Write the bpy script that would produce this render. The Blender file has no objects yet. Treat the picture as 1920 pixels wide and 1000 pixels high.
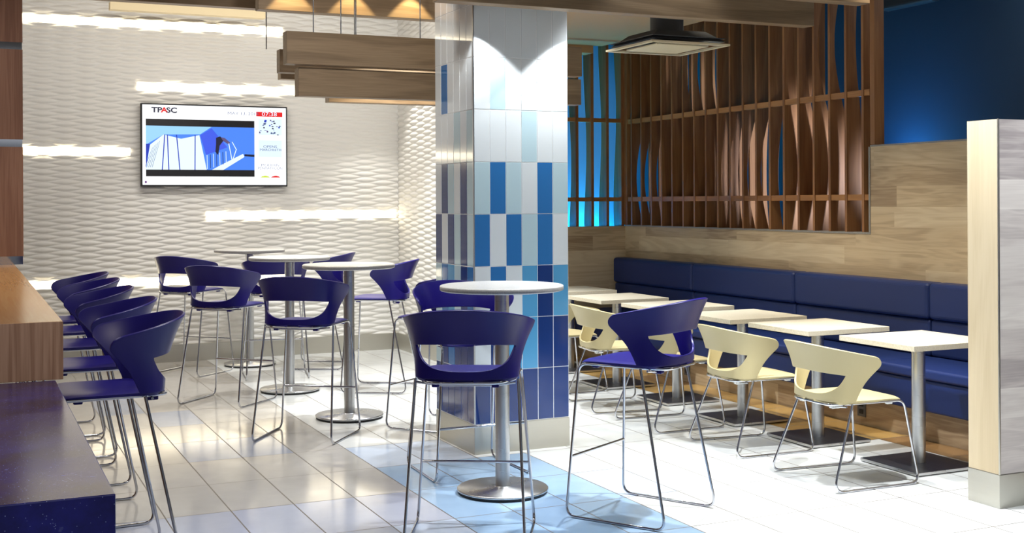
import bpy, bmesh, math, random
from mathutils import Vector, Matrix
random.seed(7)
PI = math.pi
C = bpy.context.scene.collection
sc = bpy.context.scene

# ------------------------------------------------------------------ camera
cam = bpy.data.cameras.new('camera')
co = bpy.data.objects.new('camera', cam); C.objects.link(co)
FPX = 2250.0
cam.sensor_width = 36.0
cam.lens = FPX / 1920 * 36
cam.shift_y = -(500 - 378) / 1920
cam.clip_start = 0.05
YAW = math.atan((960 + 70) / FPX)
co.matrix_world = Matrix.Translation((0, 0, 1.5)) @ Matrix.Rotation(-YAW, 4, 'Z') @ Matrix.Rotation(PI/2, 4, 'X') @ Matrix.Rotation(-0.0049, 4, 'Z')
sc.camera = co

# ------------------------------------------------------------------ world, exposure
w = bpy.data.worlds.new('world'); sc.world = w; w.use_nodes = True
bgn = w.node_tree.nodes['Background']
bgn.inputs['Color'].default_value = (0.86, 0.92, 1.0, 1)
bgn.inputs['Strength'].default_value = 0.13
vs = sc.view_settings
vs.view_transform = 'Standard'; vs.look = 'None'; vs.gamma = 1; vs.use_curve_mapping = False
vs.exposure = 0.45

# ------------------------------------------------------------------ lights (ceiling downlights, wall washers and added fills)
def aim(o, d):
    o.rotation_euler = Vector(d).to_track_quat('-Z', 'Y').to_euler()
def spot(name, loc, power, ang=70, blend=0.5, col=(1, 0.95, 0.87), d=(0, 0, -1), r=0.04):
    l = bpy.data.lights.new(name, 'SPOT'); l.energy = power; l.spot_size = math.radians(ang); l.spot_blend = blend
    l.color = col; l.shadow_soft_size = r
    o = bpy.data.objects.new(name, l); C.objects.link(o); o.location = loc; aim(o, d); return o
def area(name, loc, power, sx, sy, col=(1, 1, 1), d=(0, 0, -1)):
    l = bpy.data.lights.new(name, 'AREA'); l.energy = power; l.shape = 'RECTANGLE'; l.size = sx; l.size_y = sy; l.color = col
    o = bpy.data.objects.new(name, l); C.objects.link(o); o.location = loc; aim(o, d); return o
COOL = (0.93, 0.97, 1.0); WARM = (1.0, 0.82, 0.55); NEUT = (1.0, 0.96, 0.9)
# two downlights between the front beam and the tiled column
for x in (2.72, 3.40):
    spot('column_downlight', (x, 6.37, 2.62), 26, 98, 0.12, COOL, r=0.02)
# aisle downlights over the white floor
for (x, y, p) in ((3.9, 4.6, 400), (3.85, 6.2, 260), (3.85, 8.0, 260), (2.9, 4.7, 115), (3.2, 8.6, 200), (1.9, 5.2, 120), (3.2, 10.0, 170)):
    spot('aisle_downlight', (x, y, 3.3), p, 82, 0.6, COOL, r=0.05)
for (x, y) in ((1.3, 6.6), (1.3, 8.6), (1.9, 10.3)):
    spot('bar_downlight', (x, y, 3.3), 80, 90, 0.7, NEUT, r=0.06)
spot('relief_downlight', (3.72, 10.95, 3.3), 70, 60, 0.4, NEUT, r=0.03)
for y in (5.2, 6.4, 7.6, 8.8):
    spot('booth_downlight', (4.95, y, 3.2), 92, 80, 0.6, (1, .9, .72), r=0.05)
spot('partition_fill', (4.9, 2.9, 3.3), 220, 62, 0.6, COOL, d=(0.05, 0.45, -1), r=0.05)  # unseen spot added to brighten the front of the ash partition
area('relief_fill', (2.0, 9.7, 3.38), 34, 3.6, 0.15, (1, 0.96, 0.9), d=(0, 0.75, -0.65))  # area light added to lift the brightness of the wavy wall
for x in (2.75, 3.05, 3.35):
    spot('beam_accent', (x, 8.90, 2.47), 3, 100, 0.3, (1, .76, .36), d=(0, 0.35, -1), r=0.012)
spot('beam_face_fill', (1.5, 4.9, 3.3), 120, 46, 0.6, NEUT, d=(0.32, 1, -0.30), r=0.1)  # added spot, only there to light the viewer's side of the beams
spot('bar_end_fill', (-0.5, 2.2, 3.2), 90, 60, 0.7, (1, .9, .8), d=(0.12, 0.75, -1), r=0.08)  # front fill added for the quartz top and the bar's near face
# warm lamps grazing the long beam
for x in (2.0, 2.42, 2.845):
    spot('beam_downlight', (x, 7.79, 3.06), 16, 75, 0.2, (1, .78, .42), r=0.012)
area('bar_strip_light', (-0.5, 6.9, 3.2), 22, 0.8, 4.0, NEUT)
# blue wash behind the booth and behind the slatted screen
area('blue_wall_washer', (7.24, 7.9, 1.70), 13, 0.06, 0.9, (0.08, 0.46, 1.0), d=(0.12, 0, 1))
area('cyan_wall_washer', (5.6, 11.61, 1.0), 60, 1.8, 0.10, (0.05, 0.72, 0.95), d=(0, 0.30, 1))
spot('screen_back_light', (7.1, 5.3, 1.5), 420, 30, 0.6, (0.86, 0.9, 1.0), d=(-0.80, 3.0, 0.30), r=0.12)
area('corridor_fill', (6.9, 5.6, 3.3), 7, 0.5, 2.0, (1, 0.95, 0.9))  # weak white light added so the blue wall looks less saturated
# unseen front fill added for the open hall behind the viewer
area('hall_fill', (1.2, -0.5, 3.6), 16, 5, 3, (0.92, 0.96, 1.0), d=(0.25, 0.7, -0.6))

# ------------------------------------------------------------------ materials
def new_mat(name):
    m = bpy.data.materials.new(name); m.use_nodes = True
    return m, m.node_tree.nodes, m.node_tree.links, m.node_tree.nodes['Principled BSDF']
def srgb(r, g, b):
    f = lambda c: (c/255/12.92) if c/255 <= 0.04045 else ((c/255+0.055)/1.055)**2.4
    return (f(r), f(g), f(b), 1)
def plain(name, col, rough=0.5, metal=0.0, spec=0.5, coat=0.0, emit=None, es=1.0):
    m, n, l, b = new_mat(name)
    b.inputs['Base Color'].default_value = col; b.inputs['Roughness'].default_value = rough
    b.inputs['Metallic'].default_value = metal; b.inputs['Specular IOR Level'].default_value = spec
    b.inputs['Coat Weight'].default_value = coat
    if emit:
        b.inputs['Emission Color'].default_value = emit; b.inputs['Emission Strength'].default_value = es
    return m
def speckle(name, col, col2, scale, rough, amount=0.5, bump=0.0, spec=0.5):
    m, n, l, b = new_mat(name)
    tc = n.new('ShaderNodeTexCoord'); nz = n.new('ShaderNodeTexNoise'); nz.inputs['Scale'].default_value = scale; nz.inputs['Detail'].default_value = 4
    l.new(tc.outputs['Object'], nz.inputs['Vector'])
    rp = n.new('ShaderNodeValToRGB'); rp.color_ramp.elements[0].position = 0.5 - amount/2; rp.color_ramp.elements[1].position = 0.5 + amount/2
    rp.color_ramp.elements[0].color = col2; rp.color_ramp.elements[1].color = col
    l.new(nz.outputs['Fac'], rp.inputs['Fac']); l.new(rp.outputs['Color'], b.inputs['Base Color'])
    b.inputs['Roughness'].default_value = rough; b.inputs['Specular IOR Level'].default_value = spec
    if bump:
        bp = n.new('ShaderNodeBump'); bp.inputs['Strength'].default_value = bump; bp.inputs['Distance'].default_value = 0.002
        l.new(nz.outputs['Fac'], bp.inputs['Height']); l.new(bp.outputs['Normal'], b.inputs['Normal'])
    return m
def math_node(n, l, op, a, b=None):
    q = n.new('ShaderNodeMath'); q.operation = op
    for i, v in enumerate((a, b)):
        if v is None: continue
        if isinstance(v, (int, float)): q.inputs[i].default_value = v
        else: l.new(v, q.inputs[i])
    return q.outputs[0]
def wood(name, c_dark, c_mid, c_light, along='Z', rough=0.45, plank=None, length=1.8, seed=0.0, contrast=1.0, grain=1.0, cathedral=0.0):
    """wood grain running along one axis; plank = board height across the grain (None for one board)"""
    m, n, l, b = new_mat(name)
    tc = n.new('ShaderNodeTexCoord'); sp = n.new('ShaderNodeSeparateXYZ'); l.new(tc.outputs['Object'], sp.inputs[0])
    x, y, z = sp.outputs
    if along == 'Z': a, c1, c2 = z, x, y
    elif along == 'X': a, c1, c2 = x, z, y
    else: a, c1, c2 = y, z, x
    oi = n.new('ShaderNodeObjectInfo')
    if plank:
        row = math_node(n, l, 'FLOOR', math_node(n, l, 'DIVIDE', c1, plank))
        wn = n.new('ShaderNodeTexWhiteNoise'); wn.noise_dimensions = '1D'; l.new(math_node(n, l, 'ADD', row, seed + 0.37), wn.inputs['W'])
        idx = math_node(n, l, 'FLOOR', math_node(n, l, 'ADD', math_node(n, l, 'DIVIDE', a, length), math_node(n, l, 'MULTIPLY', wn.outputs['Value'], 7.3)))
        w2 = n.new('ShaderNodeTexWhiteNoise'); w2.noise_dimensions = '2D'
        cb = n.new('ShaderNodeCombineXYZ'); l.new(row, cb.inputs[0]); l.new(idx, cb.inputs[1]); l.new(cb.outputs[0], w2.inputs['Vector'])
        rnd = w2.outputs['Value']
    else:
        rnd = oi.outputs['Random']
    off = math_node(n, l, 'MULTIPLY', rnd, 37.0)
    cv = n.new('ShaderNodeCombineXYZ')
    l.new(math_node(n, l, 'ADD', math_node(n, l, 'MULTIPLY', a, 0.9), off), cv.inputs[0])
    l.new(math_node(n, l, 'ADD', math_node(n, l, 'MULTIPLY', c1, 9.0 * grain), off), cv.inputs[1])
    l.new(math_node(n, l, 'MULTIPLY', c2, 9.0 * grain), cv.inputs[2])
    n1 = n.new('ShaderNodeTexNoise'); n1.inputs['Scale'].default_value = 1.0; n1.inputs['Detail'].default_value = 3; n1.inputs['Distortion'].default_value = 0.6
    l.new(cv.outputs[0], n1.inputs['Vector'])
    # growth rings: sine of the soft noise
    rings = math_node(n, l, 'SINE', math_node(n, l, 'MULTIPLY', n1.outputs['Fac'], 26.0 + 40 * cathedral))
    fine = n.new('ShaderNodeTexNoise'); fine.inputs['Scale'].default_value = 1.0; fine.inputs['Detail'].default_value = 3
    cv2 = n.new('ShaderNodeCombineXYZ')
    l.new(math_node(n, l, 'ADD', math_node(n, l, 'MULTIPLY', a, 4.0), off), cv2.inputs[0])
    l.new(math_node(n, l, 'MULTIPLY', c1, 160.0), cv2.inputs[1]); l.new(math_node(n, l, 'MULTIPLY', c2, 160.0), cv2.inputs[2])
    l.new(cv2.outputs[0], fine.inputs['Vector'])
    f = math_node(n, l, 'ADD', math_node(n, l, 'MULTIPLY', rings, 0.10 * contrast + 0.09 * cathedral), math_node(n, l, 'MULTIPLY', math_node(n, l, 'SUBTRACT', fine.outputs['Fac'], 0.5), 0.55 * contrast))
    f = math_node(n, l, 'ADD', f, math_node(n, l, 'MULTIPLY', math_node(n, l, 'SUBTRACT', n1.outputs['Fac'], 0.5), 0.8 * contrast))
    f = math_node(n, l, 'ADD', f, math_node(n, l, 'ADD', 0.5, math_node(n, l, 'MULTIPLY', math_node(n, l, 'SUBTRACT', rnd, 0.5), 0.6 if plank else 0.25)))
    rp = n.new('ShaderNodeValToRGB'); e = rp.color_ramp.elements
    e[0].position = 0.1; e[0].color = c_dark; e[1].position = 0.9; e[1].color = c_light
    k = e.new(0.5); k.color = c_mid
    l.new(f, rp.inputs['Fac']); l.new(rp.outputs['Color'], b.inputs['Base Color'])
    b.inputs['Roughness'].default_value = rough; b.inputs['Specular IOR Level'].default_value = 0.35
    bp = n.new('ShaderNodeBump'); bp.inputs['Strength'].default_value = 0.12; bp.inputs['Distance'].default_value = 0.001
    l.new(fine.outputs['Fac'], bp.inputs['Height']); l.new(bp.outputs['Normal'], b.inputs['Normal'])
    return m
def brushed(name, col, rough=0.3, axis_scale=(4, 4, 300)):
    m, n, l, b = new_mat(name)
    tc = n.new('ShaderNodeTexCoord'); mp = n.new('ShaderNodeMapping'); mp.inputs['Scale'].default_value = axis_scale
    nz = n.new('ShaderNodeTexNoise'); nz.inputs['Scale'].default_value = 1.0; nz.inputs['Detail'].default_value = 3
    l.new(tc.outputs['Object'], mp.inputs[0]); l.new(mp.outputs[0], nz.inputs['Vector'])
    r = n.new('ShaderNodeMapRange'); r.inputs['To Min'].default_value = rough - 0.1; r.inputs['To Max'].default_value = rough + 0.12
    l.new(nz.outputs['Fac'], r.inputs['Value']); l.new(r.outputs[0], b.inputs['Roughness'])
    b.inputs['Base Color'].default_value = col; b.inputs['Metallic'].default_value = 1
    return m

M = {}
M['chrome'] = plain('chrome', (0.52, 0.53, 0.57, 1), 0.06, 1)
M['steel'] = brushed('brushed_steel', (0.56, 0.57, 0.58, 1), 0.30)
M['steel_base'] = brushed('brushed_steel_disc', (0.60, 0.60, 0.60, 1), 0.28, (5, 5, 5))
M['steel_dark'] = brushed('dark_steel_plate', (0.16, 0.165, 0.18, 1), 0.35, (200, 4, 4))
M['skirting'] = brushed('skirting_steel', (0.58, 0.56, 0.50, 1), 0.36, (3, 3, 120))
M['black'] = plain('black_rubber', (0.012, 0.012, 0.014, 1), 0.6)
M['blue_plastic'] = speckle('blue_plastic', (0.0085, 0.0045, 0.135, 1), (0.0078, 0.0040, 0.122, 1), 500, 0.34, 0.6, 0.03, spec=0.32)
M['cream_plastic'] = speckle('cream_plastic', srgb(188, 175, 134), srgb(182, 169, 128), 500, 0.42, 0.6, 0.03)
M['clip'] = plain('clear_clip', (0.75, 0.78, 0.8, 1), 0.25)
M['top_stone'] = speckle('table_top_laminate', srgb(192, 191, 187), srgb(160, 157, 152), 160, 0.32, 0.5)
M['top_edge'] = speckle('table_edge_laminate', srgb(158, 155, 150), srgb(132, 129, 125), 160, 0.4, 0.5)
M['low_top'] = speckle('low_table_laminate', srgb(222, 215, 196), srgb(196, 187, 166), 140, 0.38, 0.5)
M['white_wall'] = plain('white_relief_panel', srgb(226, 224, 218), 0.5)
M['strip'] = plain('lit_strip', (1, 0.93, 0.78, 1), 0.5, emit=(1, 0.87, 0.62, 1), es=6.0)
M['grout'] = plain('grout', srgb(240, 242, 242), 0.8)
M['tile_white'] = plain('tile_white', srgb(232, 238, 240), 0.12, coat=0.3)
M['tile_pale'] = plain('tile_pale', srgb(196, 222, 230), 0.12, coat=0.3)
M['tile_sky'] = plain('tile_sky', srgb(88, 164, 212), 0.12, coat=0.3)
M['tile_mid'] = plain('tile_mid', srgb(46, 118, 184), 0.12, coat=0.3)
M['tile_navy'] = plain('tile_navy', srgb(20, 54, 120), 0.12, coat=0.3)
M['lit_beam_cream'] = plain('lit_beam_cream', srgb(226, 208, 168), 0.6)  # strip light falling on the beam face, put into its colour
M['beam'] = wood('beam_oak', srgb(104, 84, 62), srgb(138, 116, 90), srgb(164, 142, 114), 'X', 0.5, contrast=0.8)
M['slat'] = wood('slat_cherry', srgb(112, 74, 44), srgb(146, 100, 62), srgb(176, 128, 84), 'Z', 0.42, contrast=0.8)
M['rail_x'] = wood('rail_cherry', srgb(130, 84, 46), srgb(170, 118, 68), srgb(196, 146, 94), 'X', 0.42, contrast=0.8)
M['rail_y'] = wood('rail_cherry_long', srgb(130, 84, 46), srgb(170, 118, 68), srgb(196, 146, 94), 'Y', 0.42, contrast=0.8)
M['ash_y'] = wood('ash_planks', srgb(160, 136, 108), srgb(202, 180, 146), srgb(220, 202, 170), 'Y', 0.4, plank=0.145, length=1.5, cathedral=0.40, contrast=0.7, grain=0.7)
M['ash_x'] = wood('ash_planks_across', srgb(160, 136, 108), srgb(202, 180, 146), srgb(220, 202, 170), 'X', 0.4, plank=0.145, length=1.5, cathedral=0.40, contrast=0.7, grain=0.7)
M['ash_grey'] = wood('grey_ash_planks', srgb(150, 142, 142), srgb(196, 188, 184), srgb(220, 214, 208), 'X', 0.4, plank=0.145, length=1.5, seed=3.0, cathedral=0.35, contrast=0.5, grain=0.7)  # ash planks in a greyer tone, used on the partition front
M['ash_end'] = wood('ash_upright', srgb(184, 164, 130), srgb(206, 188, 156), srgb(220, 204, 176), 'Z', 0.4, contrast=0.5)
M['bar_front'] = wood('bar_oak_upright', srgb(120, 86, 66), srgb(160, 124, 100), srgb(190, 155, 130), 'Z', 0.42, contrast=1.0, grain=3.0)
M['bar_top'] = wood('bar_oak_top', srgb(160, 108, 58), srgb(190, 138, 82), srgb(208, 162, 108), 'Y', 0.22, contrast=0.45, grain=3.0)
M['column_wood'] = wood('walnut_panel', srgb(112, 76, 60), srgb(144, 104, 84), srgb(168, 128, 106), 'Z', 0.4, contrast=0.8, grain=3.0)
M['vinyl'] = speckle('navy_vinyl', srgb(18, 42, 100), srgb(16, 38, 92), 300, 0.48, 0.6, 0.1)
M['blue_wall'] = speckle('blue_wall_paint', srgb(46, 72, 98), srgb(42, 68, 94), 3, 0.6, 0.8)
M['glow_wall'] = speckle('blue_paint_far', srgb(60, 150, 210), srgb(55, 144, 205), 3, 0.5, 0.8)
M['soffit'] = plain('beige_soffit', srgb(176, 142, 100), 0.8)
M['ceiling'] = plain('dark_ceiling', srgb(120, 108, 92), 0.85)
M['ac_cream'] = plain('diffuser_cream', srgb(216, 204, 172), 0.5)
M['ac_dark'] = plain('diffuser_dark', srgb(70, 74, 80), 0.6)
M['fixture'] = plain('dark_fixture', srgb(58, 62, 66), 0.5)
M['screen_white'] = plain('screen_white', (0.02, 0.02, 0.02, 1), 0.3, emit=(0.95, 0.97, 1, 1), es=1.15)
def screen(name, r, g, b, s=0.85):
    return plain(name, (0.01, 0.01, 0.01, 1), 0.3, emit=srgb(r, g, b), es=s)

def quartz():
    m, n, l, b = new_mat('blue_quartz')
    tc = n.new('ShaderNodeTexCoord')
    nz = n.new('ShaderNodeTexNoise'); nz.inputs['Scale'].default_value = 7; nz.inputs['Detail'].default_value = 6; nz.inputs['Roughness'].default_value = 0.65
    l.new(tc.outputs['Object'], nz.inputs['Vector'])
    rp = n.new('ShaderNodeValToRGB'); e = rp.color_ramp.elements
    e[0].position = 0.35; e[0].color = (0.014, 0.012, 0.085, 1); e[1].position = 0.64; e[1].color = (0.026, 0.026, 0.27, 1)
    k = e.new(0.69); k.color = (0.16, 0.18, 0.42, 1)
    l.new(nz.outputs['Fac'], rp.inputs['Fac'])
    vo = n.new('ShaderNodeTexVoronoi'); vo.inputs['Scale'].default_value = 260; l.new(tc.outputs['Object'], vo.inputs['Vector'])
    sp = n.new('ShaderNodeTexWhiteNoise'); l.new(vo.outputs['Position'], sp.inputs['Vector'])
    f = math_node(n, l, 'MULTIPLY', math_node(n, l, 'LESS_THAN', vo.outputs['Distance'], 0.28), math_node(n, l, 'GREATER_THAN', sp.outputs['Value'], 0.93))
    mx = n.new('ShaderNodeMix'); mx.data_type = 'RGBA'; l.new(f, mx.inputs['Factor']); l.new(rp.outputs['Color'], mx.inputs[6]); mx.inputs[7].default_value = (0.30, 0.36, 0.75, 1)
    l.new(mx.outputs[2], b.inputs['Base Color']); b.inputs['Roughness'].default_value = 0.2
    return m
M['quartz'] = quartz()

TX0, TPX, TY0, TPY = 1.18, 0.31, 5.88, 0.60      # floor tile grid
def floor_mat():
    m, n, l, b = new_mat('floor_tiles')
    tc = n.new('ShaderNodeTexCoord'); sp = n.new('ShaderNodeSeparateXYZ'); l.new(tc.outputs['Object'], sp.inputs[0])
    mn = lambda op, a, bb=None: math_node(n, l, op, a, bb)
    gx = mn('DIVIDE', mn('SUBTRACT', sp.outputs[0], TX0), TPX); gy = mn('DIVIDE', mn('SUBTRACT', sp.outputs[1], TY0), TPY)
    ix, iy = mn('FLOOR', gx), mn('FLOOR', gy); fx, fy = mn('FRACT', gx), mn('FRACT', gy)
    dx = mn('MULTIPLY', mn('MINIMUM', fx, mn('SUBTRACT', 1.0, fx)), TPX); dy = mn('MULTIPLY', mn('MINIMUM', fy, mn('SUBTRACT', 1.0, fy)), TPY)
    joint = mn('LESS_THAN', mn('MINIMUM', dx, dy), 0.0032)
    wn = n.new('ShaderNodeTexWhiteNoise'); cb = n.new('ShaderNodeCombineXYZ'); l.new(ix, cb.inputs[0]); l.new(iy, cb.inputs[1]); l.new(cb.outputs[0], wn.inputs['Vector'])
    r = wn.outputs['Value']
    def rng(v, lo, hi): return mn('MULTIPLY', mn('GREATER_THAN', v, lo - 0.5), mn('LESS_THAN', v, hi + 0.5))
    def box(a0, a1, b0, b1): return mn('MULTIPLY', rng(ix, a0, a1), rng(iy, b0, b1))
    def mix(fac, a, bcol):
        q = n.new('ShaderNodeMix'); q.data_type = 'RGBA'
        if isinstance(fac, (int, float)): q.inputs['Factor'].default_value = fac
        else: l.new(fac, q.inputs['Factor'])
        if isinstance(a, tuple): q.inputs[6].default_value = a
        else: l.new(a, q.inputs[6])
        q.inputs[7].default_value = bcol
        return q.outputs[2]
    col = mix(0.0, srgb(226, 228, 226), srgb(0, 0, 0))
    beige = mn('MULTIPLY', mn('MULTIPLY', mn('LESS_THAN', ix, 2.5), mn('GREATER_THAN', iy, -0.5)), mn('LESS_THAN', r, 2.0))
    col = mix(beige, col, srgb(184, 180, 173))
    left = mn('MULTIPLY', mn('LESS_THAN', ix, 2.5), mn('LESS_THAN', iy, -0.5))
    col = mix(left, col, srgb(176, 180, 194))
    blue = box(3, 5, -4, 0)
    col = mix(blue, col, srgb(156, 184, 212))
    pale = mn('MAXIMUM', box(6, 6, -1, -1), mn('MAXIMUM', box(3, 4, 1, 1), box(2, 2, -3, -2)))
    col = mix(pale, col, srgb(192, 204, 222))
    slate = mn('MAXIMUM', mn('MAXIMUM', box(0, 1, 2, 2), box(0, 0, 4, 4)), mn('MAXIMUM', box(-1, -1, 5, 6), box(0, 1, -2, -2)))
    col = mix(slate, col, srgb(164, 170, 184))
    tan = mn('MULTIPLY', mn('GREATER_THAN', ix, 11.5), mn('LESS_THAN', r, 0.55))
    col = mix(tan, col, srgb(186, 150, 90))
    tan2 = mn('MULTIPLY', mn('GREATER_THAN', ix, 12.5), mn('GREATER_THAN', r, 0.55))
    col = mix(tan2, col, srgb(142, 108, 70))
    nz = n.new('ShaderNodeTexNoise'); nz.inputs['Scale'].default_value = 9; nz.inputs['Detail'].default_value = 5; l.new(tc.outputs['Object'], nz.inputs['Vector'])
    hv = n.new('ShaderNodeHueSaturation'); l.new(col, hv.inputs['Color']); l.new(mn('ADD', 0.93, mn('MULTIPLY', nz.outputs['Fac'], 0.12)), hv.inputs['Value'])
    col = mix(joint, hv.outputs['Color'], srgb(104, 96, 86))
    l.new(col, b.inputs['Base Color'])
    l.new(mn('ADD', mn('ADD', 0.085, mn('MULTIPLY', nz.outputs['Fac'], 0.10)), mn('MULTIPLY', joint, 0.4)), b.inputs['Roughness'])
    b.inputs['Specular IOR Level'].default_value = 0.6
    bp = n.new('ShaderNodeBump'); bp.inputs['Strength'].default_value = 0.3; bp.inputs['Distance'].default_value = 0.001; bp.invert = True
    l.new(joint, bp.inputs['Height']); l.new(bp.outputs['Normal'], b.inputs['Normal'])
    return m
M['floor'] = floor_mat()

# ------------------------------------------------------------------ mesh helpers
class MB:
    """collects shapes and links them as ONE mesh object"""
    def __init__(s): s.v = []; s.f = []; s.mi = []; s.sm = []
    def add(s, vs_, fs_, mi=0, smooth=False):
        o = len(s.v); s.v += [tuple(p) for p in vs_]
        for f in fs_: s.f.append([o + i for i in f]); s.mi.append(mi); s.sm.append(smooth)
        return s
    def box(s, x0, x1, y0, y1, z0, z1, mi=0):
        v = [(x, y, z) for z in (z0, z1) for y in (y0, y1) for x in (x0, x1)]
        return s.add(v, [(0, 2, 3, 1), (4, 5, 7, 6), (0, 1, 5, 4), (2, 6, 7, 3), (0, 4, 6, 2), (1, 3, 7, 5)], mi)
    def lathe(s, prof, seg=48, cx=0, cy=0, mi=0, smooth=True):
        v = []; f = []
        for (r, z) in prof:
            for k in range(seg):
                a = 2*PI*k/seg; v.append((cx + r*math.cos(a), cy + r*math.sin(a), z))
        for i in range(len(prof)-1):
            for k in range(seg):
                k2 = (k+1) % seg; f.append((i*seg+k, i*seg+k2, (i+1)*seg+k2, (i+1)*seg+k))
        s.add(v, f, mi, smooth)
        s.add([v[k] for k in range(seg)], [tuple(range(seg))[::-1]], mi)
        s.add([v[(len(prof)-1)*seg+k] for k in range(seg)], [tuple(range(seg))], mi)
        return s
    def tube(s, pts, r, seg=10, mi=0, fillet=0.0, cap=True):
        P = [Vector(p) for p in pts]
        if fillet: P = fillet_path(P, fillet)
        t0 = (P[1]-P[0]).normalized(); up = Vector((0, 0, 1)) if abs(t0.z) < 0.9 else Vector((1, 0, 0))
        nrm = (up - t0*up.dot(t0)).normalized()
        v = []; f = []
        for i, p in enumerate(P):
            t = (P[min(i+1, len(P)-1)] - P[max(i-1, 0)]).normalized()
            nrm = (nrm - t*nrm.dot(t)).normalized(); bn = t.cross(nrm)
            for k in range(seg):
                a = 2*PI*k/seg; v.append(p + nrm*(r*math.cos(a)) + bn*(r*math.sin(a)))
        for i in range(len(P)-1):
            for k in range(seg):
                k2 = (k+1) % seg; f.append((i*seg+k, i*seg+k2, (i+1)*seg+k2, (i+1)*seg+k))
        s.add(v, f, mi, True)
        if cap:
            s.add(v[:seg], [tuple(range(seg))[::-1]], mi); s.add(v[-seg:], [tuple(range(seg))], mi)
        return s
    def prism(s, poly, z0, z1, mi=0):
        n_ = len(poly); v = [(x, y, z0) for x, y in poly] + [(x, y, z1) for x, y in poly]
        f = [tuple(range(n_))[::-1], tuple(range(n_, 2*n_))] + [(i, (i+1) % n_, n_+(i+1) % n_, n_+i) for i in range(n_)]
        return s.add(v, f, mi)
    def build(s, name, mats, parent=None, bevel=0.0, seg=2, loc=None):
        me = bpy.data.meshes.new(name); me.from_pydata(s.v, [], s.f)
        if not isinstance(mats, (list, tuple)): mats = [mats]
        for m in mats: me.materials.append(m)
        for p, mi, sm in zip(me.polygons, s.mi, s.sm): p.material_index = mi; p.use_smooth = sm
        bm = bmesh.new(); bm.from_mesh(me); bmesh.ops.recalc_face_normals(bm, faces=bm.faces); bm.to_mesh(me); bm.free()
        o = bpy.data.objects.new(name, me); C.objects.link(o)
        if parent: o.parent = parent
        if loc: o.location = loc
        if bevel:
            b = o.modifiers.new('bevel', 'BEVEL'); b.width = bevel; b.segments = seg; b.limit_method = 'ANGLE'; b.angle_limit = math.radians(40)
        return o
def fillet_path(P, r, n=6):
    out = [P[0]]
    for i in range(1, len(P)-1):
        a, b, c = P[i-1], P[i], P[i+1]; u = (a-b); v = (c-b)
        ang = u.angle(v)
        if ang > PI - 0.05: out.append(b); continue
        d = min(r / math.tan(ang/2), 0.48*u.length, 0.48*v.length)
        p0 = b + u.normalized()*d; p1 = b + v.normalized()*d
        for k in range(n+1):
            t = k/n; out.append(p0*(1-t)**2 + b*(2*t*(1-t)) + p1*t**2)
    out.append(P[-1]); return out
def tag(o, label, cat, group=None):
    o['label'] = label; o['category'] = cat
    if group: o['group'] = group
    return o
def structure(o): o['kind'] = 'structure'; return o
def empty(name, loc=(0, 0, 0), rz=0.0):
    o = bpy.data.objects.new(name, None); C.objects.link(o); o.location = loc; o.rotation_euler = (0, 0, rz); o.empty_display_size = 0.1
    return o
def copy_tree(o, parent=None):
    c = o.copy(); C.objects.link(c)
    if parent: c.parent = parent
    for ch in list(o.children): copy_tree(ch, c)
    return c

# ------------------------------------------------------------------ the setting
X_SIDE, Y_BACK, Z_CEIL = 4.06, 11.66, 3.42
X_BOOTH, Y_BOOTH = 6.0, 10.4
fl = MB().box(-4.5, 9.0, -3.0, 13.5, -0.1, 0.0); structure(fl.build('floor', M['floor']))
ce = MB().box(-4.5, 9.0, 2.0, 13.5, Z_CEIL, Z_CEIL+0.1); structure(ce.build('ceiling', M['ceiling']))

def wave_height(u, z, lam=0.0295, L=0.38, A=0.42, depth=0.016):
    """relief of elongated lens-shaped hollows between wavy ridges"""
    amp = A*lam
    q = math.sin(2*PI*u/L)
    def ridge(n_): return n_*lam + (amp*q if n_ % 2 == 0 else -amp*q)
    n0 = math.floor(z/lam)
    if z < ridge(n0): n0 -= 1
    elif z >= ridge(n0+1): n0 += 1
    a, b = ridge(n0), ridge(n0+1)
    t = min(max((z-a)/max(b-a, 1e-6), 0), 1)
    return -depth*((b-a)/(lam*(1+2*A)))*(1-(2*t-1)**2)
def wave_wall(name, x0, x1, z0, z1, du=0.024, dz=0.0049):
    nu = int((x1-x0)/du); nz = int((z1-z0)/dz); v = []; f = []
    for j in range(nz+1):
        z = z0 + (z1-z0)*j/nz
        for i in range(nu+1):
            u = x0 + (x1-x0)*i/nu
            v.append((u, wave_height(u, z), z))
    for j in range(nz):
        for i in range(nu):
            a = j*(nu+1)+i; f.append((a, a+1, a+nu+2, a+nu+1))
    mb = MB(); mb.add(v, f, 0, True)
    mb.box(x0, x1, 0.03, 0.12, z0-0.16, z1)
    return mb
bw = wave_wall('wall_back', -0.6, X_SIDE, 0.16, Z_CEIL); o = structure(bw.build('wall_back', M['white_wall'])); o.location = (0, Y_BACK, 0)
sw = wave_wall('wall_side', 0.0, 1.75, 0.16, Z_CEIL); o = structure(sw.build('wall_side', M['white_wall'])); o.location = (X_SIDE, Y_BACK, 0); o.rotation_euler = (0, 0, -PI/2)
structure(MB().box(-0.6, X_SIDE, Y_BACK-0.025, Y_BACK+0.03, 0, 0.165).build('baseboard_back', M['skirting'], bevel=0.003))
structure(MB().box(X_SIDE-0.025, X_SIDE+0.03, Y_BACK-1.75, Y_BACK-0.026, 0, 0.165).build('baseboard_side', M['skirting'], bevel=0.003))
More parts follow.
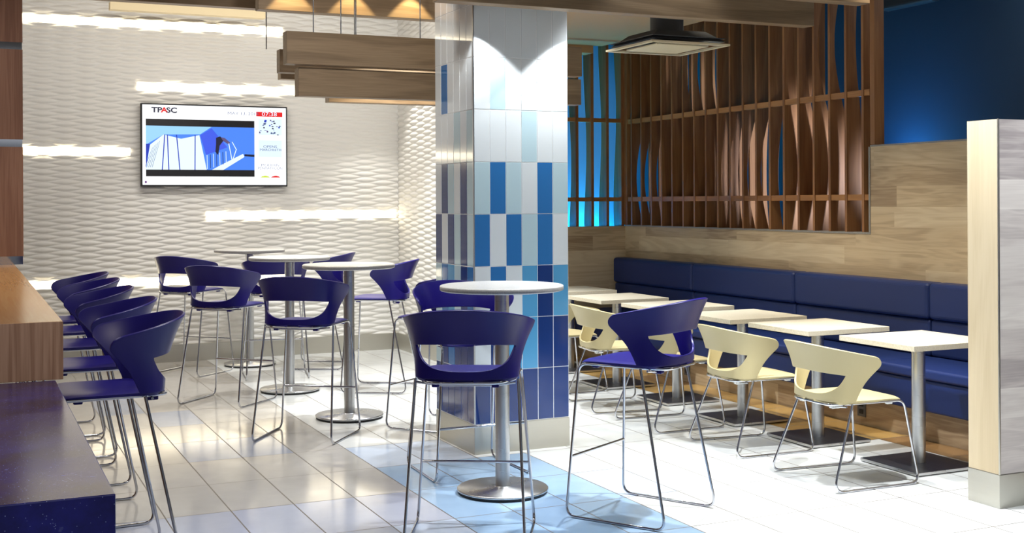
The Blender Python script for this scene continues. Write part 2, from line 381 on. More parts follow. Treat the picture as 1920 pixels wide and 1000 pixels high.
# ash-clad knee walls around the booth
WT = 0.14
structure(MB().box(X_SIDE+0.13, X_BOOTH+WT, Y_BOOTH, Y_BOOTH+WT, 0, 1.25).build('wall_booth_end', M['ash_x']))
kb = MB().box(X_BOOTH, X_BOOTH+WT, 4.5, Y_BOOTH, 0, 1.25); kb.box(X_BOOTH, X_BOOTH+WT, 4.5, 6.845, 1.25, 1.885)
structure(kb.build('wall_booth_side', M['ash_y']))
structure(MB().box(X_BOOTH-0.004, X_BOOTH+WT+0.02, 6.845, Y_BOOTH, 1.25, 1.262).build('trim_sill', M['top_edge']))
structure(MB().box(X_BOOTH-0.006, X_BOOTH+WT, 6.845, 6.86, 1.262, 1.885).build('trim_jamb', M['top_edge']))
structure(MB().box(X_BOOTH-0.004, X_BOOTH+WT, 4.5, 6.845, 1.885, 1.897).build('trim_cap', M['top_edge']))
structure(MB().box(7.4, 7.5, 0.0, 13.0, 0, Z_CEIL).build('wall_right', M['blue_wall']))
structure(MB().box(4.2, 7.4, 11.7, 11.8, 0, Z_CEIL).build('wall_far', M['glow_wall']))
# ash partition that ends the booth
pt = MB().box(4.555, 7.0, 4.30, 4.495, 0.165, 1.888)
o = pt.build('wall_partition', [M['ash_grey'], M['ash_end']])
for p in o.data.polygons:
    if abs(p.normal.x) > 0.9: p.material_index = 1
structure(o)
structure(MB().box(4.552, 7.0, 4.297, 4.498, 0, 0.163).build('baseboard_partition', M['skirting'], bevel=0.002))
structure(MB().box(4.550, 4.556, 4.292, 4.300, 0.165, 1.89).build('trim_partition', M['skirting']))
# dropped soffit over the booth corner
structure(MB().box(4.19, 5.64, 8.2, 10.21, 3.0, 3.3).build('trim_soffit', M['soffit'], bevel=0.004))
structure(MB().box(4.19, 5.55, 10.215, 10.39, 2.93, 3.3).build('trim_bulkhead', M['soffit'], bevel=0.004))

# ------------------------------------------------------------------ tiled column
col = empty('tiled_column', (2.75, 6.55, 0))
tag(col, 'square column clad in white, sky blue and navy upright tiles on a steel plinth', 'column')
CW = 0.625
MB().box(0.0, CW, 0.0, CW, 0.17, 3.4).build('column_core', M['grout'], col)
MB().box(-0.004, CW+0.004, -0.004, CW+0.004, 0, 0.176).build('plinth', M['skirting'], col, bevel=0.003)
W_, P_, S_, B_, N_ = 0, 1, 2, 3, 4
FRONT = ['BNBNBN', 'WNSSNN', 'WBWSNS', 'BWBPBW', 'PBPWBP', 'WWWPWW', 'WPWWWW', 'WWWWWW', 'WWWWWW', 'WWWWWW']
FRONT[0] = 'NNNNNN'
LEFT = ['NNNNNN', 'PNBNNN', 'PBSPNB', 'NWNPNP', 'WNPWNP', 'WWWPWP', 'WBWWWW', 'WWWWWW', 'WWWWWW', 'WWWWWW']
code = {'W': 0, 'P': 1, 'S': 2, 'B': 3, 'N': 4}
tl = MB(); th = 0.3117; tw = CW/6; g = 0.0021
for r in range(10):
    z0, z1 = 0.178 + r*th + g, min(0.178 + (r+1)*th - g, 3.4)
    for c in range(6):
        a, b = c*tw+g, (c+1)*tw-g
        tl.box(a, b, -0.002, 0.007, z0, z1, code[FRONT[r][c]])
        tl.box(-0.002, 0.007, CW-b, CW-a, z0, z1, code[LEFT[r][c]])
        tl.box(CW-0.007, CW+0.002, a, b, z0, z1, code[FRONT[r][5-c]])
        tl.box(a, b, CW-0.007, CW+0.002, z0, z1, code[LEFT[r][c]])
tl.build('tile_cladding', [M['tile_white'], M['tile_pale'], M['tile_sky'], M['tile_mid'], M['tile_navy']], col, bevel=0.0012, seg=1)
MB().box(-0.004, 0.004, -0.004, 0.004, 0.176, 3.4).build('corner_trim', M['steel'], col)

# ------------------------------------------------------------------ seating: the molded shell with an open back
def sgnpow(v, p): return math.copysign(abs(v)**p, v)
def shell_B(s):
    f = s*PI/2; e = 0.75
    return Vector((0.222*sgnpow(math.sin(f), e), -0.085-0.118*abs(math.cos(f))**e, -0.02+0.004*abs(s)))
def shell_T(s):
    a = abs(s); f = s*PI/2; e = 0.86
    x = 0.283*sgnpow(math.sin(f), e); y = 0.064 - 0.350*abs(math.cos(f))**e
    return Vector((x, y, 0.290 - 0.078*a**1.7))
def shell_S(s, t):
    B_, T_ = shell_B(s), shell_T(s)
    p = B_.lerp(T_, t)
    out = Vector((p.x, min(p.y+0.02, 0), 0)); out = out.normalized() if out.length > 1e-4 else Vector((0, -1, 0))
    p = p - out*0.016*math.sin(PI*min(t*1.0, 1))*(1-0.3*abs(s)) + out*0.010*t**4
    return p
SH, TH, TL0 = 0.655, 0.53, 0.12
def hole_low(s):
    q = max(0.0, 1-(abs(s)/SH)**2.3)
    return TH - 0.035 - (TH-0.035-TL0)*q**0.55
def smooth_st(s, t):
    # rounded arm tip and slightly hollowed front edge of the wing
    a = abs(s); sg = 1 if s > 0 else -1
    k = max(0.0, (a-0.89)/0.11); b = max(0.0, (t-0.79)/0.21)
    if k > 0:
        k2 = k*math.sqrt(1-b*b/2); b2 = b*math.sqrt(1-k*k/2)
        s2 = sg*(0.89+0.11*k2); t2 = 0.79+0.21*b2 if b > 0 else t
        p = shell_S(s2, t2)
        p.y -= 0.016*k*k*math.sin(PI*min(t/0.8, 1))
        return p
    return shell_S(s, t)
def make_back():
    ns_h = 22; cols = []
    for i in range(ns_h+1): cols.append(-SH + 2*SH*i/ns_h)
    side = [1 - (1-SH)*((k/9)**1.25) for k in range(9)]
    cols = [-s for s in side] + cols + side[::-1]
    NL, NM, NU = 4, 6, 7; v = []; f = []
    for s in cols:
        lo = hole_low(s) if abs(s) <= SH+1e-6 else TH-0.035
        ex = max(0.0, (abs(s)-SH)/(1-SH))
        hi = TH + 0.02*(1-(min(abs(s)/SH, 1))**2)*-1.0
        lo = lo - ex*0.13; hi_ = hi + ex*0.02
        for k in range(NL): v.append(smooth_st(s, lo*k/NL))
        for k in range(NM): v.append(smooth_st(s, lo+(hi_-lo)*k/NM))
        for k in range(NU+1): v.append(smooth_st(s, hi_+(1-hi_)*k/NU))
    R = NL+NM+NU+1
    for i in range(len(cols)-1):
        sm_ = 0.5*(cols[i]+cols[i+1])
        for j in range(R-1):
            if abs(sm_) < SH and NL <= j < NL+NM: continue
            a = i*R+j; f.append((a, a+R, a+R+1, a+1))
    mb = MB(); mb.add(v, f, 0, True); return mb
def make_seat():
    y0, y1 = 0.262, -0.205; N = 22; K = 14; v = []; f = []
    for i in range(N+1):
        q = i/N; q = 0.5-0.5*math.cos(PI*q); y = y0 + (y1-y0)*q
        hw = 0.219 if y > -0.085 else 0.222*max(0.0, 1-((-0.085-y)/0.121)**2.4)**(1/2.4)
        if y > 0.17: hw *= max(0.02, 1-((y-0.17)/0.0925)**2.6)**(1/3.0)
        hw = max(hw, 0.03)
        for k in range(K+1):
            u = -1+2*k/K; uu = sgnpow(u, 0.85)
            z = -0.006 - 0.010*(1-u*u)*(1-abs(y)/0.3)
            if y > 0.14: z -= 0.9*(y-0.14)**2*1.4
            if y < -0.10: z += -0.012*((-0.10-y)/0.1)
            z += -0.012*abs(u)**6
            v.append((hw*uu, y, z))
    for i in range(N):
        for k in range(K):
            a = i*(K+1)+k; f.append((a, a+1, a+K+2, a+K+1))
    mb = MB(); mb.add(v, f, 0, True); return mb
def shell_finish(o, th=0.011, off=-1):
    s = o.modifiers.new('solid', 'SOLIDIFY'); s.thickness = th; s.offset = off; s.use_even_offset = True
    b = o.modifiers.new('bevel', 'BEVEL'); b.width = 0.003; b.segments = 2; b.limit_method = 'ANGLE'; b.angle_limit = math.radians(50)
    u = o.modifiers.new('sub', 'SUBSURF'); u.levels = 1; u.render_levels = 1
def make_seating(name, mat, zs, ff, rf, stool):
    root = empty(name)
    b = make_back().build('backrest', mat, root); b.location = (0, 0, zs); shell_finish(b, 0.011, 0)
    s = make_seat().build('seat', mat, root); s.location = (0, 0, zs); shell_finish(s, 0.012, 0)
    zt = zs - 0.026; r = 0.0066
    # frame hoop under the seat
    MB().tube([(-0.212, 0.20, zt), (-0.212, -0.10, zt), (-0.15, -0.205, zt-0.006), (0.15, -0.205, zt-0.006), (0.212, -0.10, zt), (0.212, 0.20, zt)], r, fillet=0.08).build('seat_frame', M['chrome'], root)
    MB().tube([(-0.215, -0.135, zt-0.012), (-0.12, -0.150, zt-0.022), (0.12, -0.150, zt-0.022), (0.215, -0.135, zt-0.012)], r*0.85, fillet=0.03).build('cross_bar', M['chrome'], root)
    for sx in (-1, 1):
        pts = [(sx*0.212, 0.05, zt), (sx*0.218, 0.232, zt), (sx*ff[0], ff[1], r), (sx*rf[0], rf[1], r), (sx*0.226, -0.105, zt)]
        P = [Vector(p) for p in pts]
        MB().tube(fillet_path(P, 0.05, 8), r).build('sled_leg', M['chrome'], root)
        MB().box(sx*0.13-0.016, sx*0.13+0.016, -0.17, -0.12, zt-0.030, zt+0.004).build('frame_clip', M['clip'] if not stool else mat, root, bevel=0.004)
        MB().box(sx*0.20-0.012, sx*0.20+0.012, 0.13, 0.165, zt-0.016, zt+0.004).build('frame_clip', M['clip'] if not stool else mat, root, bevel=0.004)
    if stool:
        zf = 0.285; q = (zt-zf)/zt
        xf = 0.218+(ff[0]-0.218)*q; yf = 0.232+(ff[1]-0.232)*q
        MB().tube([(-xf, yf, zf), (xf, yf, zf)], r).build('footrest', M['chrome'], root)
    return root

GS = 'blue bar stools on chrome sled legs'
STOOLS = [
 ((2.050, 4.945), -28.5, 'navy bar stool in front of nearest round table, its back squarely to the viewer', 'blue bar stools around the round tables'),
 ((2.975, 4.983), 30.4, 'violet blue bar stool standing right of the nearest round table, arm tip pointing left', 'blue bar stools around the round tables'),
 ((2.56, 6.235), -181.0, 'blue bar stool facing the viewer between the nearest round table and the tiled column', 'blue bar stools around the round tables'),
 ((2.926, 7.528), 38.0, 'blue bar stool half hidden behind the left side of the tiled column', 'blue bar stools around the round tables'),
 ((3.063, 9.206), 58.9, 'blue bar stool right of the second round table, turned left before the wavy white wall', 'blue bar stools around the round tables'),
 ((1.989, 7.532), -35.9, 'blue bar stool with its back to the viewer beside the second nearest round table', 'blue bar stools around the round tables'),
 ((1.80, 9.12), -44.0, 'blue bar stool left of the third round table, overlapping the farther left stool', 'blue bar stools around the round tables'),
 ((1.818, 10.842), -46.5, 'blue bar stool farthest left before the wavy wall, beside the farthest round table', 'blue bar stools around the round tables'),
 ((2.46, 10.30), -9.5, 'blue bar stool behind the third round table, its back crossed by that table pole', 'blue bar stools around the round tables'),
 ((3.0, 10.74), 61.0, 'blue bar stool peeking over the second round table top, right of the farthest table', 'blue bar stools around the round tables'),
 ((0.55, 5.20), 91.5, 'nearest of the blue bar stools along the wooden bar', 'blue bar stools along the wooden bar'),
 ((0.56, 6.06), 91.0, 'blue bar stool at the wooden bar, second from the viewer', 'blue bar stools along the wooden bar'),
 ((0.56, 6.93), 92.0, 'blue bar stool at the wooden bar, middle one of the row of five', 'blue bar stools along the wooden bar'),
 ((0.575, 7.70), 92.0, 'blue bar stool at the wooden bar, second from the far end', 'blue bar stools along the wooden bar'),
 ((0.585, 8.42), 91.5, 'blue bar stool at the far end of the wooden bar row, nearest the wavy wall', 'blue bar stools along the wooden bar'),
]
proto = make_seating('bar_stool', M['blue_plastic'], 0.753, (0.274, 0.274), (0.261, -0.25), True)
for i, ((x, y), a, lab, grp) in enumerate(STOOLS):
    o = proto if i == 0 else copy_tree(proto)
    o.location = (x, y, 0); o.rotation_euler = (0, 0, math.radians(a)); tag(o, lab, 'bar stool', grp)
CHAIRS = [
 ((4.30, 5.14), -92.4, 'cream plastic chair at the booth table nearest the viewer'),
 ((4.337, 6.041), -93.4, 'cream plastic chair at the second booth table, right behind the nearest cream chair'),
 ((4.291, 6.891), -92.1, 'cream plastic chair seen through the open back of the violet bar stool'),
 ((4.300, 7.667), -99.0, 'cream plastic chair between the tiled column and the violet bar stool'),
 ((4.33, 8.55), -92.0, 'cream plastic chair mostly hidden behind the right edge of the tiled column'),
]
proto = make_seating('cafe_chair', M['cream_plastic'], 0.464, (0.262, 0.293), (0.28, -0.265), False)
for i, ((x, y), a, lab) in enumerate(CHAIRS):
    o = proto if i == 0 else copy_tree(proto)
    o.location = (x, y, 0); o.rotation_euler = (0, 0, math.radians(a)); tag(o, lab, 'chair', 'cream chairs along the booth tables')

# ------------------------------------------------------------------ round high tables
def make_high():
    root = empty('high_table')
    MB().lathe([(0.306, 1.040), (0.316, 1.043), (0.320, 1.047), (0.320, 1.064), (0.317, 1.068), (0.312, 1.070)], 72).build('table_top', [M['top_stone'], M['top_edge']], root)
    top = root.children[0]
    for p in top.data.polygons:
        if abs(p.normal.z) < 0.5: p.material_index = 1
    MB().lathe([(0.0375, 0.02), (0.0375, 1.04)], 40).build('pole', M['steel'], root)
    MB().lathe([(0.228, 0.014), (0.236, 0.016), (0.236, 0.022), (0.232, 0.026), (0.045, 0.030), (0.040, 0.034)], 72).build('base_disc', M['steel_base'], root)
    MB().lathe([(0.222, 0.0), (0.230, 0.002), (0.230, 0.015)], 72).build('glide_ring', M['black'], root)
    MB().lathe([(0.10, 1.028), (0.10, 1.040)], 32).build('mounting_plate', M['black'], root)
    return root
HT = [((2.53, 5.66), 'nearest round bar table with grey top, before the tiled column'),
      ((2.445, 8.08), 'round bar table, second from the viewer, with a bright white top'),
      ((2.365, 9.43), 'round bar table, third from the viewer, between two blue stools'),
      ((2.41, 11.10), 'farthest round bar table, close to the wavy white wall')]
proto = make_high()
for i, ((x, y), lab) in enumerate(HT):
    o = proto if i == 0 else copy_tree(proto)
    o.location = (x, y, 0); tag(o, lab, 'table', 'round bar tables')

# ------------------------------------------------------------------ square booth tables
def make_low():
    root = empty('booth_table')
    MB().box(-0.31, 0.31, -0.30, 0.30, 0.690, 0.720).build('table_top', M['low_top'], root, bevel=0.002)
    MB().lathe([(0.038, 0.02), (0.038, 0.69)], 40).build('pole', M['steel'], root)
    o = MB().box(-0.225, 0.225, -0.225, 0.225, 0.006, 0.022).build('base_plate', [M['steel_base'], M['steel_dark']], root, bevel=0.002)
    for p in o.data.polygons:
        if p.normal.z > 0.9: p.material_index = 1
    MB().box(-0.20, 0.20, -0.20, 0.20, 0.0, 0.007).build('glide', M['black'], root)
    MB().box(-0.12, 0.12, -0.12, 0.12, 0.683, 0.690).build('mounting_plate', M['black'], root)
    return root
LT = [((4.895, 5.20), 'square pale booth table nearest the ash partition'),
      ((4.865, 6.04), 'square pale booth table, second from the ash partition'),
      ((4.855, 6.82), 'square pale booth table, third from the ash partition, behind the middle cream chair'),
      ((4.885, 7.70), 'square pale booth table directly behind the violet bar stool arm'),
      ((4.85, 8.55), 'square pale booth table cut off by the tiled column edge'),
      ((4.90, 9.48), 'farthest square pale booth table, in the booth corner beside the column')]
proto = make_low()
for i, ((x, y), lab) in enumerate(LT):
    o = proto if i == 0 else copy_tree(proto)
    o.location = (x, y, 0); tag(o, lab, 'table', 'square booth tables')

# ------------------------------------------------------------------ banquette
bq = empty('banquette', (5.45, 7.4, 0)); bx, by = 5.45, 7.4
tag(bq, 'long navy vinyl banquette along the ash booth wall', 'bench')
def bb(name, x0, x1, y0, y1, z0, z1, m, bev=0.0, seg=3):
    return MB().box(x0-bx, x1-bx, y0-by, y1-by, z0, z1).build(name, m, bq, bevel=bev, seg=seg)
bb('kick_panel', 5.45, 5.98, 4.51, 10.34, 0, 0.185, M['ash_y'])
bb('seat_base', 5.395, 5.98, 4.51, 10.34, 0.188, 0.385, M['vinyl'], 0.012)
seams = [4.51, 6.095, 7.51, 8.935, 10.34]
for a, b in zip(seams[:-1], seams[1:]):
    bb('seat_cushion', 5.375, 5.90, a+0.001, b-0.001, 0.388, 0.455, M['vinyl'], 0.018, 4)
    bb('lower_back_cushion', 5.84, 5.985, a+0.001, b-0.001, 0.456, 0.700, M['vinyl'], 0.022, 4)
    bb('upper_back_cushion', 5.82, 5.985, a+0.001, b-0.001, 0.702, 0.945, M['vinyl'], 0.03, 4)
for i, y in enumerate((8.43, 6.31)):
    t = empty('outlet_plate', (5.449, y, 0.112))
    tag(t, ['small dark outlet plate low on the bench kick panel, behind the second booth table pole', 'small dark outlet plate on the bench kick panel behind the nearest cream chair'][1 if i else 0], 'outlet', 'outlet plates on the bench')
    MB().box(-0.006, 0, -0.04, 0.04, -0.058, 0.058).build('cover', M['steel_dark'], t, bevel=0.002)
    for k in (-1, 1):
        MB().box(-0.009, -0.005, -0.018, 0.018, k*0.024-0.015, k*0.024+0.015).build('socket', M['black'], t, bevel=0.001)

# ------------------------------------------------------------------ slatted screens
def slat_shape(p0, dirv, prof, th, mat, parent):
    """vertical board: straight front edge at p0, depth along dirv given by prof [(z, d0, d1)]"""
    v = []; f = []; px, py = p0; dx, dy = dirv; nx, ny = -dy*th/2, dx*th/2
    for (z, d0, d1) in prof:
        for d in (d0, d1):
            for s in (-1, 1): v.append((px+dx*d+s*nx, py+dy*d+s*ny, z))
    n_ = len(prof)
    for i in range(n_-1):
        a = 4*i; b = a+4
        f += [(a, a+1, b+1, b), (a+2, b+2, b+3, a+3), (a, b, b+2, a+2), (a+1, a+3, b+3, b+1)]
    f += [(0, 2, 3, 1), (4*n_-4, 4*n_-3, 4*n_-1, 4*n_-2)]
    mb = MB(); mb.add(v, f); return mb.build('slat', mat, parent)
Z0S, Z1S = 1.262, 3.40
zs_ = [Z0S + (Z1S-Z0S)*k/30 for k in range(31)]
scr = empty('slatted_screen', (0, 0, 0)); tag(scr, 'long cherry wood screen of upright wavy slats above the ash booth wall', 'screen')
ys = [6.93 + k*0.186 for k in range(19)]
for i, y in enumerate(ys):
    def wv(z, c, h=0.0): return math.cos(2*PI*(i-7.5+h)/9.5)*math.cos(2*PI*(z-1.72)/1.95)
    prof = [(z, 0.0, 0.128 - 0.095*wv(z, 0)) for z in zs_]
    slat_shape((X_BOOTH+0.002, y), (1, 0), prof, 0.024, M['slat'], scr)
    if i < 4: continue
    prof = [(z, 0.20, 0.262 - 0.045*wv(z, 0, 1.0)) for z in zs_]
    slat_shape((X_BOOTH+0.002, y), (1, 0), prof, 0.022, M['slat'], scr)
for z in (1.517, 2.285):
    MB().box(X_BOOTH+0.008, X_BOOTH+0.055, 6.86, 10.38, z-0.022, z+0.022).build('rail', M['rail_y'], scr)
MB().box(X_BOOTH, X_BOOTH+0.09, 6.80, 6.845, 1.90, 3.4).build('end_post', M['slat'], scr)
MB().box(X_BOOTH, X_BOOTH+0.10, 10.36, 10.44, 1.262, 3.4).build('corner_post', M['slat'], scr)
scb = empty('slatted_screen'); tag(scb, 'short cherry slat screen across the booth end, glowing cyan between its slats', 'screen')
for i in range(10):
    x = 5.985 - i*0.170
    prof = [(z, 0.0, 0.13 + 0.03*math.sin(2*PI*(z-1.0)/1.85 + i*0.6)) for z in [1.25 + (3.4-1.25)*k/24 for k in range(25)]]
    slat_shape((x, Y_BOOTH+0.02), (0, 1), prof, 0.03, M['slat'], scb)
for z in (1.517, 2.300):
    MB().box(X_SIDE+0.14, X_BOOTH-0.002, Y_BOOTH+0.03, Y_BOOTH+0.075, z-0.02, z+0.02).build('rail', M['rail_x'], scb)

# ------------------------------------------------------------------ hanging beams
GB = 'hanging oak beams'
def beam(x0, x1, y0, y1, z0, z1, label):
    t = MB().box(0, x1-x0, 0, y1-y0, 0, z1-z0).build('hanging_beam', M['beam'], None, bevel=0.003)
    t.location = (x0, y0, z0); tag(t, label, 'beam', GB); return t
beam(2.40, 4.98, 6.20, 6.30, 2.618, 2.95, 'long oak beam crossing in front of the tiled column top')
beam(3.30, 4.735, 5.40, 5.50, 2.625, 2.95, 'oak beam end at the top edge, in front of the slatted screen')
beam(1.845, 3.93, 7.40, 7.50, 2.370, 2.575, 'upper of two stacked oak beams left of the tiled column')
beam(1.935, 3.955, 7.46, 7.56, 2.176, 2.356, 'lower of two stacked oak beams left of the tiled column')
beam(1.783, 3.6, 7.90, 8.00, 2.78, 3.16, 'oak beam at the top edge with three warm scallops of light')
beam(2.19, 3.9, 9.0, 9.1, 2.490, 2.665, 'short dark oak beam end showing behind the two stacked beams')
beam(2.27, 3.8, 9.3, 9.4, 2.470, 2.62, 'thin oak beam sliver under the dark beam end')
beam(2.57, 3.9, 9.0, 9.1, 2.275, 2.335, 'thin gold lit beam underneath the two stacked beams')
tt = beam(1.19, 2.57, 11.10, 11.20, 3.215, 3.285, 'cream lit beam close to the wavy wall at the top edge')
tt.data.materials[0] = M['lit_beam_cream']  # pale colour carries the light on this beam
beam(-1.0, 2.12, 9.3, 9.4, 3.01, 3.25, 'dark beam at the top left corner above the wavy wall')
cab = None
for i, (x, y, z) in enumerate(((2.03, 7.45, 2.575), (2.21, 7.45, 2.575), (2.31, 7.45, 2.575), (2.75, 7.45, 2.575), (2.40, 7.77, 2.40), (2.10, 9.05, 2.665))):
    if cab is None:
        cab = MB().tube([(0, 0, 0), (0, 0, 0.84)], 0.004, 6).build('suspension_cable', M['steel_dark']); o = cab
    else:
        o = cab.copy(); C.objects.link(o)
    o.location = (x, y, z)
    tag(o, 'thin cable holding the stacked oak beams under the ceiling', 'cable', 'beam suspension cables')

# ------------------------------------------------------------------ air diffuser and dark fixture
ac = empty('ceiling_diffuser', (4.65, 7.445, 2.6)); tag(ac, 'square cream four way air diffuser hanging before the slatted screen', 'air vent')
MB().box(-0.215, 0.215, -0.215, 0.215, 0.0, 0.012).build('centre_panel', M['ac_cream'], ac, bevel=0.003)
fr = MB()
for (a, b, c, d) in ((-0.325, 0.325, -0.325, -0.295), (-0.325, 0.325, 0.295, 0.325), (-0.325, -0.295, -0.295, 0.295), (0.295, 0.325, -0.295, 0.295)): fr.box(a, b, c, d, 0.0, 0.014)
fr.build('frame', M['ac_cream'], ac)
MB().box(-0.30, 0.30, -0.30, 0.30, 0.05, 0.056).build('slot_plate', M['ac_dark'], ac)
cs = MB(); cs.add([(-.3, -.3, .03), (.3, -.3, .03), (.3, .3, .03), (-.3, .3, .03), (-.2, -.2, .11), (.2, -.2, .11), (.2, .2, .11), (-.2, .2, .11)], [(0, 1, 5, 4), (1, 2, 6, 5), (2, 3, 7, 6), (3, 0, 4, 7), (4, 5, 6, 7)])
cs.build('casing', M['ac_dark'], ac)
MB().lathe([(0.12, 0.11), (0.12, 0.815)], 32).build('duct', M['ac_dark'], ac)
fx = MB().box(-0.05, 0.05, -0.30, 0.30, 0, 0.30).build('dark_fixture', M['fixture'], None, bevel=0.03, seg=4)
fx.location = (7.1, 7.62, 3.09); tag(fx, 'dark grey rounded fixture at the top edge of the blue wall', 'fixture')

# ------------------------------------------------------------------ light strips in the wavy wall
def strip(x0, x1, z, label):
    t = empty('light_strip', (x0, Y_BACK, z)); tag(t, label, 'light', 'light strips in the wavy wall')
    MB().box(0, x1-x0, -0.0165, 0.01, -0.034, 0.034).build('diffuser', M['strip'], t)
    return t
strip(-0.2, 2.86, 3.178, 'long lit strip near the ceiling on the wavy wall')
strip(1.49, 3.01, 2.595, 'lit strip just above the television')
strip(-0.2, 1.42, 1.980, 'lit strip left of the television')
strip(2.12, X_SIDE-0.04, 1.377, 'lit strip below and right of the television')
strip(0.2, 2.9, 0.762, 'lowest lit strip, behind the bar stools')

# ------------------------------------------------------------------ television
tv = empty('television', (1.508, Y_BACK-0.09, 1.656)); tag(tv, 'wall mounted flat television showing a diver, with clock and date', 'television')
TW, THH = 1.378, 0.778
MB().box(0, TW, 0, 0.05, 0, THH).build('housing', M['black'], tv, bevel=0.004)
MB().box(0.4, 1.0, 0.05, 0.085, 0.2, 0.6).build('wall_mount', M['black'], tv)
sx0, sx1, sz0, sz1 = 0.014, TW-0.014, 0.016, THH-0.014
scn = MB().box(sx0, sx1, -0.002, 0.001, sz0, sz1).build('screen', M['screen_white'], tv)
SX = lambda u: sx0 + (sx1-sx0)*u
SZ = lambda v: sz1 - (sz1-sz0)*v
def sc_poly(name, pts, m, layer):
    mb = MB(); y = -0.0022-0.0004*layer
    mb.add([(SX(u), y, SZ(v)) for u, v in pts], [tuple(range(len(pts)))])
    return mb.build(name, m, scn)
def sc_rect(name, u0, v0, u1, v1, m, layer): return sc_poly(name, [(u0, v0), (u1, v0), (u1, v1), (u0, v1)], m, layer)
K_ = screen('screen_black', 3, 3, 10); sky_ = screen('screen_sky', 150, 205, 250); blu_ = screen('screen_blue', 70, 130, 240); deep_ = screen('screen_deep', 58, 88, 225)
wht_ = screen('screen_board', 215, 232, 250, 0.95); lin_ = screen('screen_line', 22, 50, 175); red_ = screen('screen_red', 222, 20, 24); pal_ = screen('screen_pale', 205, 222, 240, 1.0)
gry_ = screen('screen_grey', 80, 95, 135); drk_ = screen('screen_navy', 16, 18, 50); lime_ = screen('screen_lime', 200, 220, 70); skin_ = screen('screen_skin', 90, 75, 120)
sc_rect('video', 0.022, 0.175, 0.772, 0.895, K_, 0)
sc_rect('video_picture', 0.022, 0.262, 0.772, 0.81, blu_, 1)
sc_poly('video_picture', [(0.022, 0.262), (0.47, 0.262), (0.39, 0.36), (0.14, 0.37), (0.022, 0.5)], sky_, 2)
sc_poly('video_picture', [(0.14, 0.37), (0.26, 0.42), (0.385, 0.37), (0.435, 0.81), (0.022, 0.81), (0.05, 0.5)], wht_, 3)
sc_poly('video_picture', [(0.39, 0.37), (0.47, 0.28), (0.58, 0.52), (0.43, 0.62)], deep_, 2)
sc_poly('video_picture', [(0.022, 0.49), (0.05, 0.49), (0.022, 0.78)], lin_, 4)
for (a, b, c) in ((0.145, 0.128, 0.007), (0.163, 0.172, 0.007), (0.225, 0.247, 0.007), (0.352, 0.350, 0.007)):
    sc_poly('video_picture', [(a, 0.37), (a+c, 0.37), (b+c, 0.81), (b, 0.81)], lin_, 5)
for k in range(5):
    a = 0.115-0.012*k; sc_poly('video_picture', [(a, 0.45+0.02*k), (a+0.002, 0.45+0.02*k), (a-0.05, 0.78), (a-0.053, 0.78)], gry_, 5)
sc_poly('video_picture', [(0.47, 0.81), (0.52, 0.76), (0.69, 0.60), (0.70, 0.64), (0.55, 0.81)], wht_, 3)
sc_poly('video_picture', [(0.70, 0.605), (0.772, 0.61), (0.772, 0.64), (0.70, 0.63)], drk_, 4)
for k in range(7):
    a = 0.435+0.022*k; sc_poly('video_picture', [(a, 0.62-0.008*k), (a+0.004, 0.62-0.008*k), (a+0.006, 0.80-0.012*k), (a+0.002, 0.80-0.012*k)], drk_ if k % 2 else wht_, 5)
sc_poly('video_picture', [(0.50, 0.40), (0.53, 0.38), (0.55, 0.44), (0.525, 0.50), (0.515, 0.62), (0.495, 0.58), (0.50, 0.48)], drk_, 6)
sc_poly('video_picture', [(0.53, 0.39), (0.56, 0.40), (0.60, 0.46), (0.585, 0.48), (0.55, 0.44)], skin_, 6)
for (a, b, c, d) in ((0.585, 0.46, 0.61, 0.70), (0.61, 0.45, 0.64, 0.55), (0.64, 0.54, 0.61, 0.70)):
    sc_poly('video_picture', [(a, b), (a+0.006, b), (c+0.006, d), (c, d)], wht_, 6)
sc_rect('clock_banner', 0.785, 0.055, 0.975, 0.115, red_, 1)
sc_rect('thumbnail', 0.80, 0.145, 0.97, 0.355, pal_, 1)
rr = random.Random(3)
for k in range(34):
    u, v = rr.uniform(0.80, 0.955), rr.uniform(0.15, 0.33); a, b = rr.uniform(0.006, 0.018), rr.uniform(0.008, 0.03)
    sc_poly('thumbnail', [(u, v), (u+a, v+b*0.3), (u+a*0.7, v+b), (u-a*0.2, v+b*0.8)], [drk_, lin_, gry_, skin_, wht_][k % 5], 2+k % 4)
sc_rect('notice_box', 0.80, 0.42, 0.97, 0.64, pal_, 1)
sc_poly('rings', [(0.81, 0.905), (0.825, 0.888), (0.85, 0.88), (0.872, 0.888), (0.885, 0.905)], lime_, 1)
sc_poly('rings', [(0.885, 0.905), (0.90, 0.888), (0.925, 0.88), (0.947, 0.888), (0.96, 0.905)], red_, 1)
sc_poly('corner_mark', [(0.012, 0.965), (0.021, 0.945), (0.030, 0.965), (0.021, 0.985)], screen('screen_purple', 90, 30, 110), 1)
def sc_text(body, u, v, h, m, align='CENTER', wide=1.0, layer=3):
    cu = bpy.data.curves.new('lettering', 'FONT'); cu.body = body; cu.size = h; cu.align_x = align; cu.align_y = 'CENTER'; cu.offset = 0.0026 if h > 0.06 else 0.0
    tmp = bpy.data.objects.new('lettering', cu); C.objects.link(tmp)
    bpy.context.view_layer.update()
    me = bpy.data.meshes.new_from_object(tmp.evaluated_get(bpy.context.evaluated_depsgraph_get()))
    bpy.data.objects.remove(tmp)
    o = bpy.data.objects.new('lettering', me); C.objects.link(o); me.materials.clear(); me.materials.append(m)
    o.parent = scn; o.location = (SX(u), -0.0022-0.0004*layer, SZ(v)); o.rotation_euler = (PI/2, 0, 0); o.scale = (wide, 1, 1)
    return o
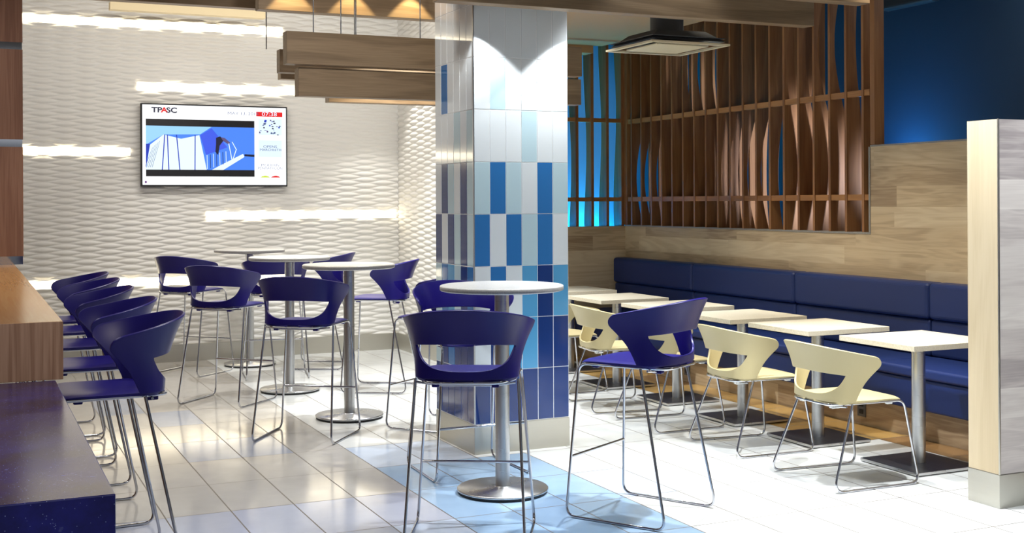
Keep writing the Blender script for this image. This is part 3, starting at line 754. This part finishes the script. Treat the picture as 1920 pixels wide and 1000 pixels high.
sc_text('TP', 0.096, 0.066, 0.068, drk_, 'CENTER', 1.25); sc_text('A', 0.146, 0.066, 0.068, red_, 'CENTER', 1.25); sc_text('SC', 0.197, 0.066, 0.068, drk_, 'CENTER', 1.25)
sc_text('MAY 13, 2015', 0.692, 0.085, 0.038, gry_, 'CENTER', 1.35)
sc_text('07:38', 0.88, 0.085, 0.052, wht_, 'CENTER', 1.3, 4)
sc_text('OPENS', 0.885, 0.505, 0.034, gry_, 'CENTER', 1.3); sc_text('MARCH', 0.858, 0.545, 0.034, gry_, 'CENTER', 1.1); sc_text('16TH', 0.934, 0.545, 0.034, gry_, 'CENTER', 1.1)
sc_text('MODERN', 0.885, 0.745, 0.034, gry_, 'CENTER', 1.25); sc_text('PENTATHLON', 0.885, 0.785, 0.034, gry_, 'CENTER', 1.1)

# ------------------------------------------------------------------ bar counters and wood column at the left
br = empty('wooden_bar', (0.0, 4.67, 0)); tag(br, 'raised oak bar counter with an upright grain front, ending at the walnut column', 'counter')
o = MB().box(-1.6, 0.332, 0.0, 4.75, 0.858, 1.07).build('bar_slab', [M['bar_top'], M['bar_front']], br, bevel=0.002)
for p in o.data.polygons:
    if abs(p.normal.z) < 0.5: p.material_index = 1
MB().box(-1.5, -0.02, 0.04, 4.7, 0.0, 0.858).build('bar_body', M['bar_front'], br)
qc = empty('quartz_counter', (0.0, 2.78, 0)); tag(qc, 'low speckled dark blue quartz counter in the left foreground', 'counter')
lq = MB(); sec = [(0, 0), (0.04, 0), (0.04, 0.815), (1.885, 0.815), (1.885, 0.857), (0, 0.857)]
lv = [(x, y, z) for x in (-1.6, 0.305) for (y, z) in sec]
lq.add(lv, [(0, 1, 2, 5), (2, 3, 4, 5), (6, 11, 8, 7), (8, 11, 10, 9)] + [(k, (k+1) % 6, 6+(k+1) % 6, 6+k) for k in range(6)])
lq.build('waterfall_worktop', M['quartz'], qc, bevel=0.003)
MB().box(-1.55, -0.02, 0.04, 1.885, 0.0, 0.815).build('counter_body', M['bar_front'], qc)
wc = empty('walnut_column', (0.0, 9.2, 1.07)); tag(wc, 'walnut clad column with three chrome bands standing on the wooden bar', 'column')
for (a, b) in ((1.128, 1.905), (1.958, 2.597), (2.648, 3.40)):
    MB().box(-0.9, 0.392, 0.0, 0.5, a-1.07, b-1.07).build('wood_panel', M['column_wood'], wc, bevel=0.002)
for (a, b) in ((1.07, 1.128), (1.905, 1.958), (2.597, 2.648)):
    MB().box(-0.895, 0.388, 0.004, 0.495, a-1.07, b-1.07).build('chrome_band', M['chrome'], wc)
